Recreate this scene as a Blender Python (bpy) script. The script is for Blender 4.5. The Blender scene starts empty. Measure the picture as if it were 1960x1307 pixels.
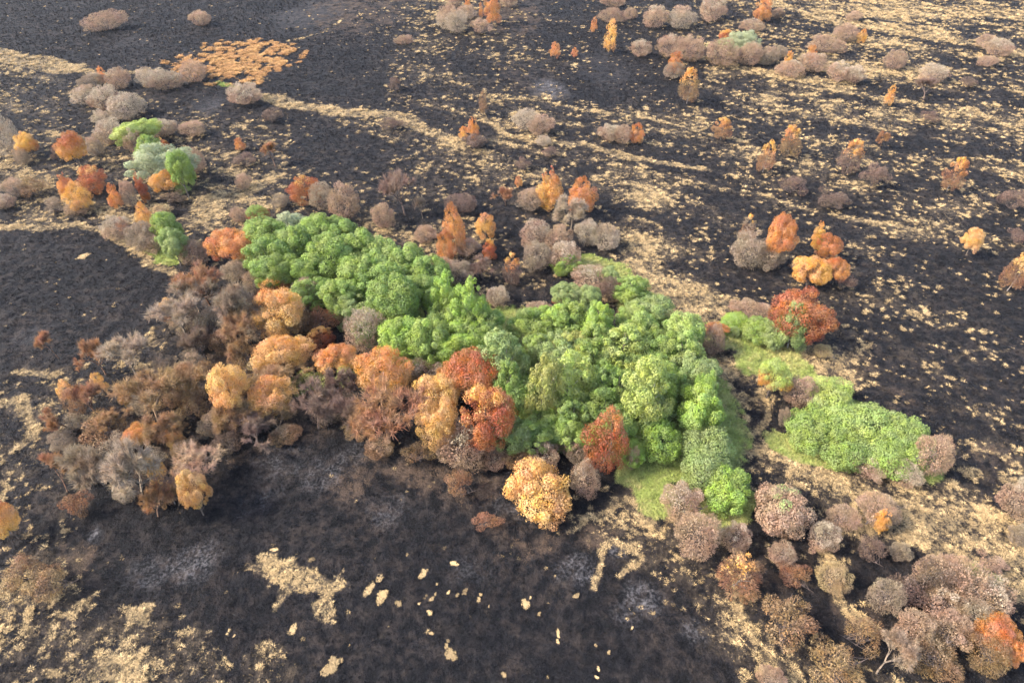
import bpy, math, random
import numpy as np
from mathutils import Vector, Matrix

# ------------------------------------------------------------------ camera, sky, sun, exposure
scene = bpy.context.scene
PW, PH, FPX = 1960.0, 1307.0, 1307.0          # survey chart units and lens (24 mm on full frame)
CAM_H, PITCH = 43.0, math.radians(40.0)
cam_data = bpy.data.cameras.new("camera")
cam_data.sensor_width = 36.0
cam_data.lens = 24.0
cam_data.clip_start = 0.5
cam_data.clip_end = 20000
cam = bpy.data.objects.new("camera", cam_data)
scene.collection.objects.link(cam)
cam.location = (0, 0, CAM_H)
cam.rotation_euler = (math.radians(90) - PITCH, 0, 0)
scene.camera = cam

SUN_EL = math.radians(40)
SUN_AZ = math.radians(-98)                     # clockwise from +Y; the sun stands to the left, a little behind the camera
sun_dir = Vector((math.sin(SUN_AZ) * math.cos(SUN_EL), math.cos(SUN_AZ) * math.cos(SUN_EL), math.sin(SUN_EL)))
world = bpy.data.worlds.new("World")
scene.world = world
world.use_nodes = True
wn = world.node_tree
wn.nodes.clear()
sky = wn.nodes.new("ShaderNodeTexSky")
sky.sky_type = 'NISHITA'
sky.sun_disc = False
sky.sun_elevation = SUN_EL
sky.sun_rotation = SUN_AZ
sky.dust_density = 2.5
bg = wn.nodes.new("ShaderNodeBackground")
bg.inputs[1].default_value = 0.15
wo = wn.nodes.new("ShaderNodeOutputWorld")
wn.links.new(sky.outputs[0], bg.inputs[0])
wn.links.new(bg.outputs[0], wo.inputs[0])
sl = bpy.data.lights.new("sun", 'SUN')
sl.energy = 2.4
sl.angle = math.radians(8)
sl.color = (1.0, 0.915, 0.79)
sun = bpy.data.objects.new("sun", sl)
scene.collection.objects.link(sun)
sun.rotation_euler = sun_dir.to_track_quat('Z', 'Y').to_euler()
sun.location = (-60, 40, 120)
vs = scene.view_settings
vs.view_transform = 'Standard'
vs.look = 'None'
vs.exposure = 2.45
vs.gamma = 1.0
vs.use_curve_mapping = False
scene.render.engine = 'CYCLES'
scene.cycles.use_denoising = True
scene.cycles.max_bounces = 5
scene.cycles.diffuse_bounces = 3
scene.cycles.transmission_bounces = 3
scene.cycles.volume_bounces = 0

C = scene.collection
rng = np.random.default_rng(7)
random.seed(7)
SP, CP = math.sin(PITCH), math.cos(PITCH)

# ------------------------------------------------------------------ survey chart <-> ground
def ray(px, py):
    dx, dy = (px - PW / 2) / FPX, (py - PH / 2) / FPX
    return np.array([dx, CP - dy * SP, -SP - dy * CP])

def at(px, py, z=0.0):
    """ground point of a chart position"""
    r = ray(px, py)
    t = (z - CAM_H) / r[2]
    return np.array([r[0] * t, r[1] * t, z])

def chart(x, y):
    """chart coordinates of ground points"""
    y = np.maximum(y, -10)
    f = y * CP + CAM_H * SP
    f = np.maximum(f, 3.0)
    d = -y * SP + CAM_H * CP
    return PW / 2 + FPX * x / f, PH / 2 + FPX * d / f

# ------------------------------------------------------------------ noise
def hsh(ix, iy, s):
    h = (ix.astype(np.int64) * 374761393 + iy.astype(np.int64) * 668265263 + s * 982451653) & 0xffffffff
    h = ((h ^ (h >> 13)) * 1274126177) & 0xffffffff
    return ((h ^ (h >> 16)) & 0xffff) / 65535.0

def vnoise(x, y, s=0):
    ix, iy = np.floor(x), np.floor(y)
    fx, fy = x - ix, y - iy
    fx = fx * fx * (3 - 2 * fx); fy = fy * fy * (3 - 2 * fy)
    a, b = hsh(ix, iy, s), hsh(ix + 1, iy, s)
    c, d = hsh(ix, iy + 1, s), hsh(ix + 1, iy + 1, s)
    return (a * (1 - fx) + b * fx) * (1 - fy) + (c * (1 - fx) + d * fx) * fy

def fbm(x, y, s=0, o=4):
    v, a, t = 0, 1.0, 0
    for k in range(o):
        c, sn = math.cos(k * 1.1 + .4), math.sin(k * 1.1 + .4)
        v = v + a * vnoise((x * c - y * sn) * 2 ** k + 17.3 * k, (x * sn + y * c) * 2 ** k - 9.1 * k, s + k)
        t += a; a *= 0.55
    return v / t

def sstep(a, b, v):
    t = np.clip((v - a) / (b - a), 0, 1)
    return t * t * (3 - 2 * t)

def height(x, y):
    x = np.asarray(x, float); y = np.asarray(y, float)
    return 1.6 * (fbm(x / 60, y / 60, 91, 2) - .5) + 0.5 * (fbm(x / 14, y / 14, 92, 2) - .5)

def seg_dist(x, y, pts):
    best = np.full(x.shape, 1e9)
    for (a, b) in zip(pts[:-1], pts[1:]):
        ax, ay, bx, by = a[0], a[1], b[0], b[1]
        dx, dy = bx - ax, by - ay
        t = np.clip(((x - ax) * dx + (y - ay) * dy) / (dx * dx + dy * dy + 1e-9), 0, 1)
        best = np.minimum(best, np.hypot(x - ax - t * dx, y - ay - t * dy))
    return best

def in_poly(x, y, pts):
    ins = np.zeros(x.shape, bool)
    n = len(pts)
    for i in range(n):
        x0, y0 = pts[i][:2]; x1, y1 = pts[(i + 1) % n][:2]
        c = ((y0 > y) != (y1 > y))
        xi = (x1 - x0) * (y - y0) / ((y1 - y0) if abs(y1 - y0) > 1e-9 else 1e-9) + x0
        ins ^= c & (x < xi)
    return ins

# ------------------------------------------------------------------ ground cover map
STRAW = [
"0000000000244311123345667666",
"3210000000132222112444565555",
"4431100112222221122446654554",
"4443333223433543334444554444",
"4443344311133444444444333333",
"5544577633333333344434433333",
"6565566212553222243222345543",
"0000233000232332573211122222",
"0000111000002643358733222222",
"0012311111000000025865322222",
"2321211111100000003876532222",
"2311111100000000000676222222",
"3421110000000000000566652233",
"2321000000000002353555555444",
"2210000000000013343343346655",
"3320000000000000123343235555",
"4430000000000000001353232224",
"4555321110000000000244232112",
"4555432210000000000024333321",
]
STRAW = np.array([[int(c) for c in r] for r in STRAW], float) / 9.0
STRIPS = [
 ([(545, 84), (600, 72), (640, 58), (660, 42)], .3, .5), ([(690, 254), (610, 262), (555, 268)], .3, .45), ([(1852, 702), (1900, 684), (1945, 664)], .2, .55), ([(1655, 300), (1668, 330), (1690, 350)], .25, .7), ([(540, 215), (548, 250), (535, 300)], .25, .5),  # chart polyline, half width on the ground (m), strength
 ([(-60, 95), (0, 108), (60, 120), (130, 136)], 3.2, 1.0),
 ([(130, 136), (200, 146), (290, 142)], 1.1, .75),
 ([(500, 186), (560, 205), (640, 212), (730, 216)], 1.8, .95),
 ([(730, 216), (800, 242), (870, 285)], 1.6, .75),
 ([(970, 192), (1050, 198), (1130, 210), (1250, 228), (1400, 262), (1560, 320)], .6, .7),
 ([(920, 235), (960, 262), (1050, 275), (1130, 280), (1250, 310), (1340, 330)], .8, .85),
 ([(1440, -10), (1500, 15), (1560, 38), (1700, 62), (1830, 82), (1990, 112)], 1.3, .9),
 ([(1690, 5), (1780, 12), (1900, 30), (1990, 50)], 1.4, .8),
 ([(1430, 365), (1560, 400)], .5, .75),
 ([(1600, 408), (1700, 425), (1770, 442)], .6, .9),
 ([(1340, 110), (1450, 135), (1560, 155)], 1.6, .8),
 ([(1215, 500), (1245, 540), (1280, 568), (1320, 598), (1385, 628)], .9, 1.0),
 ([(1380, 700), (1400, 790), (1420, 860)], .9, .8),
 ([(1440, 850), (1520, 880), (1610, 905), (1700, 985), (1800, 1050), (1900, 1110), (1980, 1145)], 1.0, .95),
 ([(1440, 1110), (1452, 1180), (1475, 1260), (1500, 1320)], .5, .95),
 ([(1595, 1070), (1640, 1160), (1700, 1210)], .6, .9),
 ([(0, 770), (50, 762), (70, 830), (35, 855)], .6, .8),
 ([(48, 702), (110, 722)], .7, .8),
 ([(380, 384), (450, 372), (530, 335)], 1.4, .95),
 ([(-20, 436), (120, 430), (220, 447), (275, 484), (335, 522)], .7, .95),
 ([(285, 660), (270, 700), (300, 720)], .5, .7),
 ([(290, 610), (305, 660)], .4, .7),
 ([(975, 560), (985, 590), (1010, 600)], .4, .9),
 ([(1400, 770), (1470, 765), (1480, 740)], .3, 1.0),
 ([(1480, 770), (1480, 830)], .3, .8),
 ([(1130, 980), (1180, 950), (1230, 960), (1262, 1005)], .45, .9),
 ([(1205, 905), (1235, 950), (1262, 1000)], .5, .9),
 ([(1140, 1120), (1150, 1060), (1165, 1030), (1240, 1060), (1200, 1100)], .3, .8),
 ([(1075, 1020), (1100, 1010), (1115, 985)], .3, .9),
]
PATCHES = [  # chart polygon, strength
 ([(450, 1097), (500, 1060), (560, 1072), (600, 1092), (632, 1112), (662, 1086), (672, 1130), (644, 1132), (634, 1190), (596, 1192), (608, 1134), (565, 1132), (522, 1170), (534, 1130), (500, 1110)], .6),
 ([(160, 1205), (280, 1160), (325, 1200), (405, 1205), (437, 1260), (422, 1330), (140, 1330)], .40),
 ([(466, 1245), (540, 1222), (562, 1262), (552, 1330), (466, 1330)], .40),
 ([(235, 1165), (285, 1160), (290, 1190), (240, 1195)], .8),
 ([(-30, 1085), (60, 1085), (100, 1130), (150, 1215), (130, 1330), (-30, 1330)], .27),
]
BURNT = [  # fully burnt patches
 [(-60, 442), (60, 438), (190, 462), (300, 515), (345, 545), (335, 590), (290, 640), (200, 662), (60, 690), (-60, 700)],
 [(555, 262), (620, 250), (720, 262), (760, 285), (715, 318), (610, 322), (545, 300)],
 [(1100, 175), (1180, 150), (1230, 185), (1150, 205)],
 [(130, 40), (330, 30), (320, 130), (130, 126)], [(560, 90), (720, 100), (740, 190), (600, 190), (520, 175)],
 [(0, 20), (130, 40), (130, 120), (0, 95)],
]
GREEN = [  # chart polyline, half width m, strength
 ([(1215, 900), (1250, 910), (1275, 960)], 1.5, 1.0), ([(1310, 840), (1380, 860), (1405, 820), (1385, 770)], 1.7, 1.0),
 ([(1365, 990), (1420, 985), (1440, 960)], 1.2, .95), ([(1440, 690), (1510, 690), (1560, 735), (1610, 770)], 1.5, .9),
 ([(1510, 850), (1560, 885), (1620, 905)], 1.0, .9), ([(1220, 575), (1235, 620), (1260, 650)], 2.4, .9),
 ([(1090, 505), (1170, 508), (1215, 540)], 1.4, .8), ([(560, 470), (700, 540), (850, 600), (960, 690)], 5.5, .9),
 ([(1000, 640), (1150, 700), (1280, 740), (1330, 830)], 5.5, .95), ([(1050, 780), (1200, 820)], 4, .9),
 ([(1380, 640), (1480, 680)], 1.6, .8), ([(300, 470), (340, 495)], 1.0, .8), ([(340, 350), (350, 365)], .8, .8),
 ([(1850, 1080), (1890, 1105)], .6, .5), ([(420, 162), (450, 168)], .8, .6), ([(1600, 850), (1740, 880)], 2.5, .9),
]
ASH = [(1050, 172, 42, 1), (250, 85, 40, .18), (400, 205, 40, .5), (360, 1075, 70, .6), (300, 1085, 60, .5), (620, 920, 90, .55), (540, 900, 80, .4),
       (480, 980, 60, .3), (1100, 1095, 45, .8), (1250, 1135, 50, .8), (1180, 1050, 40, .5), (1210, 1170, 40, .4), (190, 1020, 25, .9), (760, 990, 60, .45),
       (980, 960, 60, .35), (900, 1080, 60, .3), (1360, 1200, 40, .5), (600, 30, 90, .35), (60, 640, 50, .3), (1150, 130, 80, .25), (700, 880, 60, .5)]
HEATHER = [(400, 600, 90, 1), (520, 720, 120, 1), (640, 790, 100, .9), (450, 780, 100, .9), (250, 800, 110, .8), (330, 900, 100, .7), (560, 640, 80, .9),
           (800, 905, 110, .9), (900, 930, 90, .9), (700, 950, 90, .6), (1000, 1020, 90, .7), (450, 870, 110, .5), (1150, 1030, 80, .7), (1220, 1000, 60, .5), (560, 840, 100, .55), (330, 720, 100, .5),
           (960, 30, 120, .6), (700, 10, 150, .6), (1620, 690, 60, .8), (1720, 760, 60, .5), (1900, 880, 70, .7), (1500, 1100, 120, .5), (1650, 1180, 120, .5), (420, 690, 90, .7), (380, 640, 60, .7),
           (1280, 570, 30, .8), (1400, 880, 40, .4), (250, 560, 60, .15), (300, 870, 140, .4), (1000, 150, 150, .3), (150, 1060, 80, .5)]
def W(pts):
    return [at(*p)[:2] for p in pts]
STRIPS_W = [(W(p), w, s) for p, w, s in STRIPS]
PATCH_W = [(W(p), s) for p, s in PATCHES]
BURNT_W = [W(p) for p in BURNT]
GREEN_W = [(W(p), w, s) for p, w, s in GREEN]
_b = [at(452, 118), at(565, 118), at(452, 84), at(452, 162)]
BRC = (_b[0][0], (_b[2][1] + _b[3][1]) / 2, _b[1][0] - _b[0][0], abs(_b[2][1] - _b[3][1]) / 2)
def blobs(L):
    out = []
    for (px, py, r, s) in L:
        c = at(px, py); e = at(px + r, py); f = at(px, py + r * .6)
        out.append((c[0], c[1], abs(e[0] - c[0]), abs(f[1] - c[1]) + .3, s))
    return out
ASH_W, HEATHER_W = blobs(ASH), blobs(HEATHER)

_s0, _s1 = at(970, 192), at(1560, 320)
SDX, SDY = [float(q) for q in (_s1 - _s0)[:2] / np.linalg.norm((_s1 - _s0)[:2])]
def cover(x, y):
    """coverages of the ground at world points"""
    x = np.asarray(x, float); y = np.asarray(y, float)
    wx = x + 1.6 * (fbm(x / 3.1, y / 3.1, 5, 2) - .5) + 3.0 * (fbm(x / 11, y / 11, 8, 2) - .5)
    wy = y + 1.6 * (fbm(x / 3.1, y / 3.1, 6, 2) - .5) + 3.0 * (fbm(x / 11, y / 11, 9, 2) - .5)
    cx, cy = chart(wx, wy)
    gx = np.clip(cx / 70.0 - .5, 0, 26.999); gy = np.clip(cy / (PH / 19) - .5, 0, 17.999)
    ix, iy = gx.astype(int), gy.astype(int)
    fx, fy = gx - ix, gy - iy
    D = (STRAW[iy, ix] * (1 - fx) + STRAW[iy, ix + 1] * fx) * (1 - fy) + (STRAW[iy + 1, ix] * (1 - fx) + STRAW[iy + 1, ix + 1] * fx) * fy
    st_n = fbm((x * SDX + y * SDY) / 26, (-x * SDY + y * SDX) / 2.6, 36, 3)      # drift lines of the fire across the slope
    st_n = np.clip((st_n - .5) * 2.6 + .5, 0, 1.2)
    cl_n = np.clip((fbm(x / 5, y / 5, 33, 3) - .5) * 2.6 + .5, 0, 1.2)
    D = D * .74 * (.12 + .95 * st_n + .85 * cl_n)
    for pts, w, s in STRIPS_W:
        D = np.maximum(D, .9 * s * sstep(w * 1.35, w * .6, seg_dist(wx, wy, pts)))
    for pts in BURNT_W:
        D = np.where(in_poly(wx, wy, pts), D * .06, D)
    wx2 = x + 1.1 * (fbm(x / .8, y / .8, 15, 3) - .5); wy2 = y + 1.1 * (fbm(x / .8, y / .8, 16, 3) - .5)
    for pts, s in PATCH_W:
        D = np.where(in_poly(wx2, wy2, pts), np.maximum(D, s), D)
    D = np.minimum(D, .70)
    rx_, ry_ = x + .5 * (fbm(x / .5, y / .5, 21, 2) - .5), y + .5 * (fbm(x / .5, y / .5, 22, 2) - .5)
    vein = np.clip(np.abs(fbm(rx_ / 1.5, ry_ / 1.5, 47, 3) - .5) * 5.5, 0, 1)
    grain = np.clip((fbm(x / .3 + y / .9, y / .3, 44, 3) - .5) * 2.6 + .5, 0, 1)
    hole = sstep(.50, .66, fbm(x / 1.15, y / 1.15, 55, 3))
    n = .5 * vein + .5 * grain + .62 * hole - .06
    straw = sstep(-.16, .18, D - n * .98 - .02)
    G = np.zeros_like(x)
    for pts, w, s in GREEN_W:
        G = np.maximum(G, s * sstep(w * 1.3, w * .7, seg_dist(wx, wy, pts)))
    A = np.zeros_like(x); H = np.zeros_like(x)
    an = fbm(x / .7, y / .7, 61, 4); hn = fbm(x / 1.6, y / 1.6, 71, 4)
    for (bx, by, rx, ry, s) in ASH_W:
        d = np.hypot((wx - bx) / rx, (wy - by) / ry)
        A = np.maximum(A, s * sstep(1.15, .25, d))
    A = A * (.35 + .65 * sstep(.36, .6, an))
    for (bx, by, rx, ry, s) in HEATHER_W:
        d = np.hypot((wx - bx) / rx, (wy - by) / ry)
        H = np.maximum(H, s * sstep(1.2, .2, d))
    H = np.maximum(H, .14) * (.3 + .7 * sstep(.36, .62, hn))
    bn = fbm(x / 1.3, y / 1.3, 81, 3)
    bd = np.hypot((wx - BRC[0]) / BRC[2], (wy - BRC[1]) / BRC[3])
    B = sstep(.0, .14, .56 - .42 * bd ** 2.2 - (.45 * bn + .55 * fbm(x / 1.0, y / 2.2, 85, 3) - .5) * 2.6 - .33) * (bd < 1.25)
    return straw, np.clip(G, 0, 1), A, H, B.astype(float), D

# ------------------------------------------------------------------ materials
def srgb(c):
    c = np.asarray(c, float) / 255.0
    return np.where(c <= .04045, c / 12.92, ((c + .055) / 1.055) ** 2.4)

def node(nt, t, **kw):
    n = nt.nodes.new(t)
    for k, v in kw.items():
        setattr(n, k, v)
    return n

def new_mat(name):
    m = bpy.data.materials.new(name)
    m.use_nodes = True
    m.node_tree.nodes.clear()
    return m, m.node_tree

def mixc(nt, fac, a, b, blend='MIX'):
    n = node(nt, "ShaderNodeMix", data_type='RGBA', blend_type=blend)
    for sock, v in ((n.inputs[0], fac), (n.inputs[6], a), (n.inputs[7], b)):
        if hasattr(v, "is_linked") or hasattr(v, "links"):
            nt.links.new(v, sock)
        elif isinstance(v, (int, float)):
            sock.default_value = v
        else:
            sock.default_value = (*v[:3], 1)
    return n.outputs[2]

def math_n(nt, op, a, b=None, c=None, clamp=False):
    n = node(nt, "ShaderNodeMath", operation=op, use_clamp=clamp)
    for i, v in enumerate((a, b, c)):
        if v is None: continue
        if hasattr(v, "links"): nt.links.new(v, n.inputs[i])
        else: n.inputs[i].default_value = v
    return n.outputs[0]

def maprange(nt, v, a, b, c=0., d=1.):
    n = node(nt, "ShaderNodeMapRange", interpolation_type='SMOOTHSTEP')
    nt.links.new(v, n.inputs[0])
    for i, q in enumerate((a, b, c, d)): n.inputs[i + 1].default_value = q
    return n.outputs[0]

def noise_n(nt, vec, scale, detail=4, rough=.6):
    n = node(nt, "ShaderNodeTexNoise")
    n.inputs["Scale"].default_value = scale
    n.inputs["Detail"].default_value = detail
    n.inputs["Roughness"].default_value = rough
    if vec is not None: nt.links.new(vec, n.inputs["Vector"])
    return n.outputs[0]

def foliage_material(name, transl=.3, sat_noise=.35):
    """leaf colour from the object's own colour; an optional second colour (tint) above or below a level"""
    m, nt = new_mat(name)
    oi = node(nt, "ShaderNodeObjectInfo")
    tint = node(nt, "ShaderNodeAttribute", attribute_type='OBJECT', attribute_name="tint")
    lev = node(nt, "ShaderNodeAttribute", attribute_type='OBJECT', attribute_name="tint_level")
    rnd = node(nt, "ShaderNodeAttribute", attribute_type='GEOMETRY', attribute_name="rnd")
    hgt = node(nt, "ShaderNodeAttribute", attribute_type='GEOMETRY', attribute_name="hgt")
    tc = node(nt, "ShaderNodeTexCoord")
    geo = node(nt, "ShaderNodeNewGeometry")
    n1 = noise_n(nt, geo.outputs["Position"], .55, 3)
    f = math_n(nt, 'ADD', hgt.outputs["Fac"], math_n(nt, 'MULTIPLY', math_n(nt, 'SUBTRACT', n1, .5), .9))
    f = math_n(nt, 'ADD', f, math_n(nt, 'MULTIPLY', math_n(nt, 'SUBTRACT', rnd.outputs["Fac"], .5), .35))
    d = math_n(nt, 'SUBTRACT', f, lev.outputs["Fac"])
    fac = maprange(nt, d, -.1, .1)
    col = mixc(nt, fac, oi.outputs["Color"], tint.outputs["Color"])
    hsv = node(nt, "ShaderNodeHueSaturation")
    nt.links.new(col, hsv.inputs["Color"])
    nt.links.new(maprange(nt, n1, .3, .7, .485, .515), hsv.inputs["Hue"])
    n2 = noise_n(nt, geo.outputs["Position"], 1.3, 3)
    nt.links.new(maprange(nt, n2, .25, .75, .85, 1.12), hsv.inputs["Saturation"])
    v = math_n(nt, 'MULTIPLY_ADD', rnd.outputs["Fac"], sat_noise * 2, 1 - sat_noise)
    nt.links.new(v, hsv.inputs["Value"])
    dif = node(nt, "ShaderNodeBsdfPrincipled")
    dif.inputs["Roughness"].default_value = .7
    dif.inputs["Specular IOR Level"].default_value = .2
    nt.links.new(hsv.outputs[0], dif.inputs["Base Color"])
    out = node(nt, "ShaderNodeOutputMaterial")
    if transl > 0:
        tr = node(nt, "ShaderNodeBsdfTranslucent")
        nt.links.new(hsv.outputs[0], tr.inputs[0])
        mx = node(nt, "ShaderNodeMixShader")
        mx.inputs[0].default_value = transl
        nt.links.new(dif.outputs[0], mx.inputs[1]); nt.links.new(tr.outputs[0], mx.inputs[2])
        nt.links.new(mx.outputs[0], out.inputs[0])
    else:
        nt.links.new(dif.outputs[0], out.inputs[0])
    return m

def bark_material(name):
    m, nt = new_mat(name)
    oi = node(nt, "ShaderNodeObjectInfo")
    geo = node(nt, "ShaderNodeNewGeometry")
    n1 = noise_n(nt, geo.outputs["Position"], 5.0, 4)
    col = mixc(nt, maprange(nt, n1, .35, .7), oi.outputs["Color"], (.03, .026, .024))
    b = node(nt, "ShaderNodeBsdfPrincipled")
    b.inputs["Roughness"].default_value = .85
    b.inputs["Specular IOR Level"].default_value = .2
    nt.links.new(col, b.inputs["Base Color"])
    out = node(nt, "ShaderNodeOutputMaterial")
    nt.links.new(b.outputs[0], out.inputs[0])
    return m

def grass_material(name, c0, c1, c2, patch=1.0):
    m, nt = new_mat(name)
    oi = node(nt, "ShaderNodeObjectInfo")
    geo = node(nt, "ShaderNodeNewGeometry")
    rnd = node(nt, "ShaderNodeAttribute", attribute_type='GEOMETRY', attribute_name="rnd")
    col = mixc(nt, oi.outputs["Random"], c0, c1)
    n1 = noise_n(nt, geo.outputs["Position"], .25, 3)
    col = mixc(nt, math_n(nt, 'MULTIPLY', maprange(nt, n1, .42, .68), patch), col, c2)
    hsv = node(nt, "ShaderNodeHueSaturation")
    nt.links.new(col, hsv.inputs["Color"])
    nt.links.new(math_n(nt, 'MULTIPLY_ADD', rnd.outputs["Fac"], .7, .65), hsv.inputs["Value"])
    b = node(nt, "ShaderNodeBsdfPrincipled")
    b.inputs["Roughness"].default_value = .8
    b.inputs["Specular IOR Level"].default_value = .15
    nt.links.new(hsv.outputs[0], b.inputs["Base Color"])
    out = node(nt, "ShaderNodeOutputMaterial")
    nt.links.new(b.outputs[0], out.inputs[0])
    return m

M_leaf = foliage_material("leaves", .38, .28)
M_fuzz = foliage_material("scorched_twig_leaves", .35, .34)
M_bark = bark_material("bark")
M_straw = grass_material("straw_grass", (.13, .092, .05), (.50, .355, .178), (.42, .29, .135), .5)
M_green = grass_material("green_grass", (.16, .205, .045), (.235, .265, .072), (.30, .27, .10))
M_bracken = grass_material("scorched_bracken", (.18, .085, .03), (.42, .24, .09), (.26, .13, .05))
M_char = grass_material("charred_stubble", (.0009, .0009, .0013), (.0094, .0091, .0113), (.0082, .0070, .0066))
M_rust = grass_material("singed_grass", (.03, .02, .014), (.13, .085, .052), (.05, .034, .026))

def ground_material():
    m, nt = new_mat("burnt_moor")
    c1 = node(nt, "ShaderNodeAttribute", attribute_type='GEOMETRY', attribute_name="cov1")
    c2 = node(nt, "ShaderNodeAttribute", attribute_type='GEOMETRY', attribute_name="cov2")
    s1 = node(nt, "ShaderNodeSeparateColor"); nt.links.new(c1.outputs["Color"], s1.inputs[0])
    s2 = node(nt, "ShaderNodeSeparateColor"); nt.links.new(c2.outputs["Color"], s2.inputs[0])
    geo = node(nt, "ShaderNodeNewGeometry")
    P = geo.outputs["Position"]
    nf = noise_n(nt, P, 4.5, 5, .65)
    nm = noise_n(nt, P, 1.1, 5, .6)
    nl = noise_n(nt, P, .12, 4, .55)
    nv = noise_n(nt, P, 9.0, 4, .7)
    base = mixc(nt, maprange(nt, nf, .32, .70), (.0012, .0012, .0018), (.0062, .0060, .0079))
    base = mixc(nt, maprange(nt, nv, .52, .74), base, (.0135, .0125, .0140))
    pool = maprange(nt, nl, .46, .52)
    mott = mixc(nt, maprange(nt, nm, .42, .62), base, mixc(nt, nf, (.0040, .0034, .0036), (.024, .0195, .0185)))
    base = mixc(nt, math_n(nt, 'MULTIPLY', pool, .8), base, mott)
    char = maprange(nt, nm, .36, .50)
    base = mixc(nt, char, mixc(nt, .5, base, (.0015, .0015, .0021)), base)
    def sharp(s, w=.5, src=nf):
        return maprange(nt, math_n(nt, 'ADD', s, math_n(nt, 'MULTIPLY', math_n(nt, 'SUBTRACT', src, .5), w)), .3, .7)
    heath = mixc(nt, nf, (.018, .0120, .009), (.115, .078, .054))
    col = mixc(nt, math_n(nt, 'MULTIPLY', s2.outputs[0], maprange(nt, math_n(nt, 'ADD', nm, math_n(nt, 'MULTIPLY', s2.outputs[0], .12)), .44, .66)), base, heath)
    ashc = mixc(nt, nf, (.03, .028, .031), (.16, .150, .152))
    col = mixc(nt, math_n(nt, 'MULTIPLY', s1.outputs[2], maprange(nt, math_n(nt, 'ADD', nf, math_n(nt, 'MULTIPLY', s1.outputs[2], .12)), .42, .78)), col, ashc)
    brk = mixc(nt, nm, (.06, .035, .018), (.19, .11, .05))
    col = mixc(nt, sharp(s2.outputs[1], .8), col, brk)
    Dv = s2.outputs[2]
    nk = noise_n(nt, P, 2.6, 4, .6)
    nk2 = noise_n(nt, P, .8, 4, .6)
    lit = maprange(nt, math_n(nt, 'ADD', math_n(nt, 'MULTIPLY', Dv, .5), nk2), .58, .85)
    col = mixc(nt, math_n(nt, 'MULTIPLY', lit, .75), col, mixc(nt, nf, (.012, .010, .009), (.075, .054, .034)))
    fl = maprange(nt, math_n(nt, 'ADD', math_n(nt, 'MULTIPLY', Dv, .30), math_n(nt, 'MULTIPLY_ADD', nv, .45, math_n(nt, 'MULTIPLY', nk, .55))), .66, .74)
    flm = math_n(nt, 'MULTIPLY', fl, maprange(nt, Dv, .04, .14))
    col = mixc(nt, flm, col, mixc(nt, nf, (.06, .043, .024), (.26, .185, .095)))
    st = mixc(nt, nf, (.035, .025, .015), (.20, .142, .072))
    col = mixc(nt, sharp(s1.outputs[0], .9), col, st)
    gr = mixc(nt, nf, (.07, .095, .025), (.20, .20, .062))
    col = mixc(nt, sharp(s1.outputs[1], .5), col, gr)
    b = node(nt, "ShaderNodeBsdfPrincipled")
    b.inputs["Roughness"].default_value = .92
    b.inputs["Specular IOR Level"].default_value = .15
    nt.links.new(col, b.inputs["Base Color"])
    bump = node(nt, "ShaderNodeBump")
    bump.inputs["Strength"].default_value = .8
    bump.inputs["Distance"].default_value = .35
    nt.links.new(math_n(nt, 'ADD', nf, math_n(nt, 'MULTIPLY', nm, 1.2)), bump.inputs["Height"])
    nt.links.new(bump.outputs[0], b.inputs["Normal"])
    out = node(nt, "ShaderNodeOutputMaterial")
    nt.links.new(b.outputs[0], out.inputs[0])
    return m

# ------------------------------------------------------------------ mesh helper
def mesh_np(name, verts, faces, mat, attrs=None, smooth=False):
    """faces: (n,k) int array, or a list of such arrays"""
    if not isinstance(faces, list): faces = [faces]
    me = bpy.data.meshes.new(name)
    me.vertices.add(len(verts))
    me.vertices.foreach_set("co", np.asarray(verts, np.float32).ravel())
    nl = sum(f.size for f in faces); npoly = sum(len(f) for f in faces)
    me.loops.add(nl)
    me.loops.foreach_set("vertex_index", np.concatenate([f.ravel() for f in faces]).astype(np.int32))
    me.polygons.add(npoly)
    tot = np.concatenate([np.full(len(f), f.shape[1]) for f in faces])
    me.polygons.foreach_set("loop_start", np.concatenate([[0], np.cumsum(tot)[:-1]]).astype(np.int32))
    me.polygons.foreach_set("use_smooth", np.full(npoly, smooth))
    for k, v in (attrs or {}).items():
        v = np.asarray(v, np.float32)
        if v.ndim == 2:
            a = me.attributes.new(k, 'FLOAT_COLOR', 'POINT')
            a.data.foreach_set("color", np.concatenate([v, np.ones((len(v), 1), np.float32)], 1).ravel())
        else:
            a = me.attributes.new(k, 'FLOAT', 'POINT')
            a.data.foreach_set("value", v)
    me.update(calc_edges=True)
    if mat: me.materials.append(mat)
    return me

# ------------------------------------------------------------------ ground
ys = [-4000, -800, -200, -60, -25, -8]
y = 0.0
while y < 270:
    ys.append(y)
    y += max(.26, .0046 * y) if y > 12 else .8
ys += [290, 330, 420, 600, 1000, 2000, 5000]
ys = np.array(ys)
us = np.concatenate([[-60, -12, -4, -2, -1.3], np.linspace(-1, 1, 760), [1.3, 2, 4, 12, 60]])
hw = np.clip(ys, 0, 400) * .84 + 32
X = us[None, :] * hw[:, None]
Y = np.repeat(ys[:, None], len(us), 1)
xf, yf = X.ravel(), Y.ravel()
straw, gg, aa, hh, bb, dd_ = cover(xf, yf)
hum = fbm(xf / .75, yf / .75, 101, 3) - .5
near = (np.abs(xf) < 500) & (np.abs(yf) < 500)
Z = height(xf, yf) + np.where(near, hum * .34, 0)
R, K = len(ys), len(us)
i = np.arange(R - 1)[:, None] * K + np.arange(K - 1)[None, :]
quads = np.stack([i, i + 1, i + 1 + K, i + K], -1).reshape(-1, 4)
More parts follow.
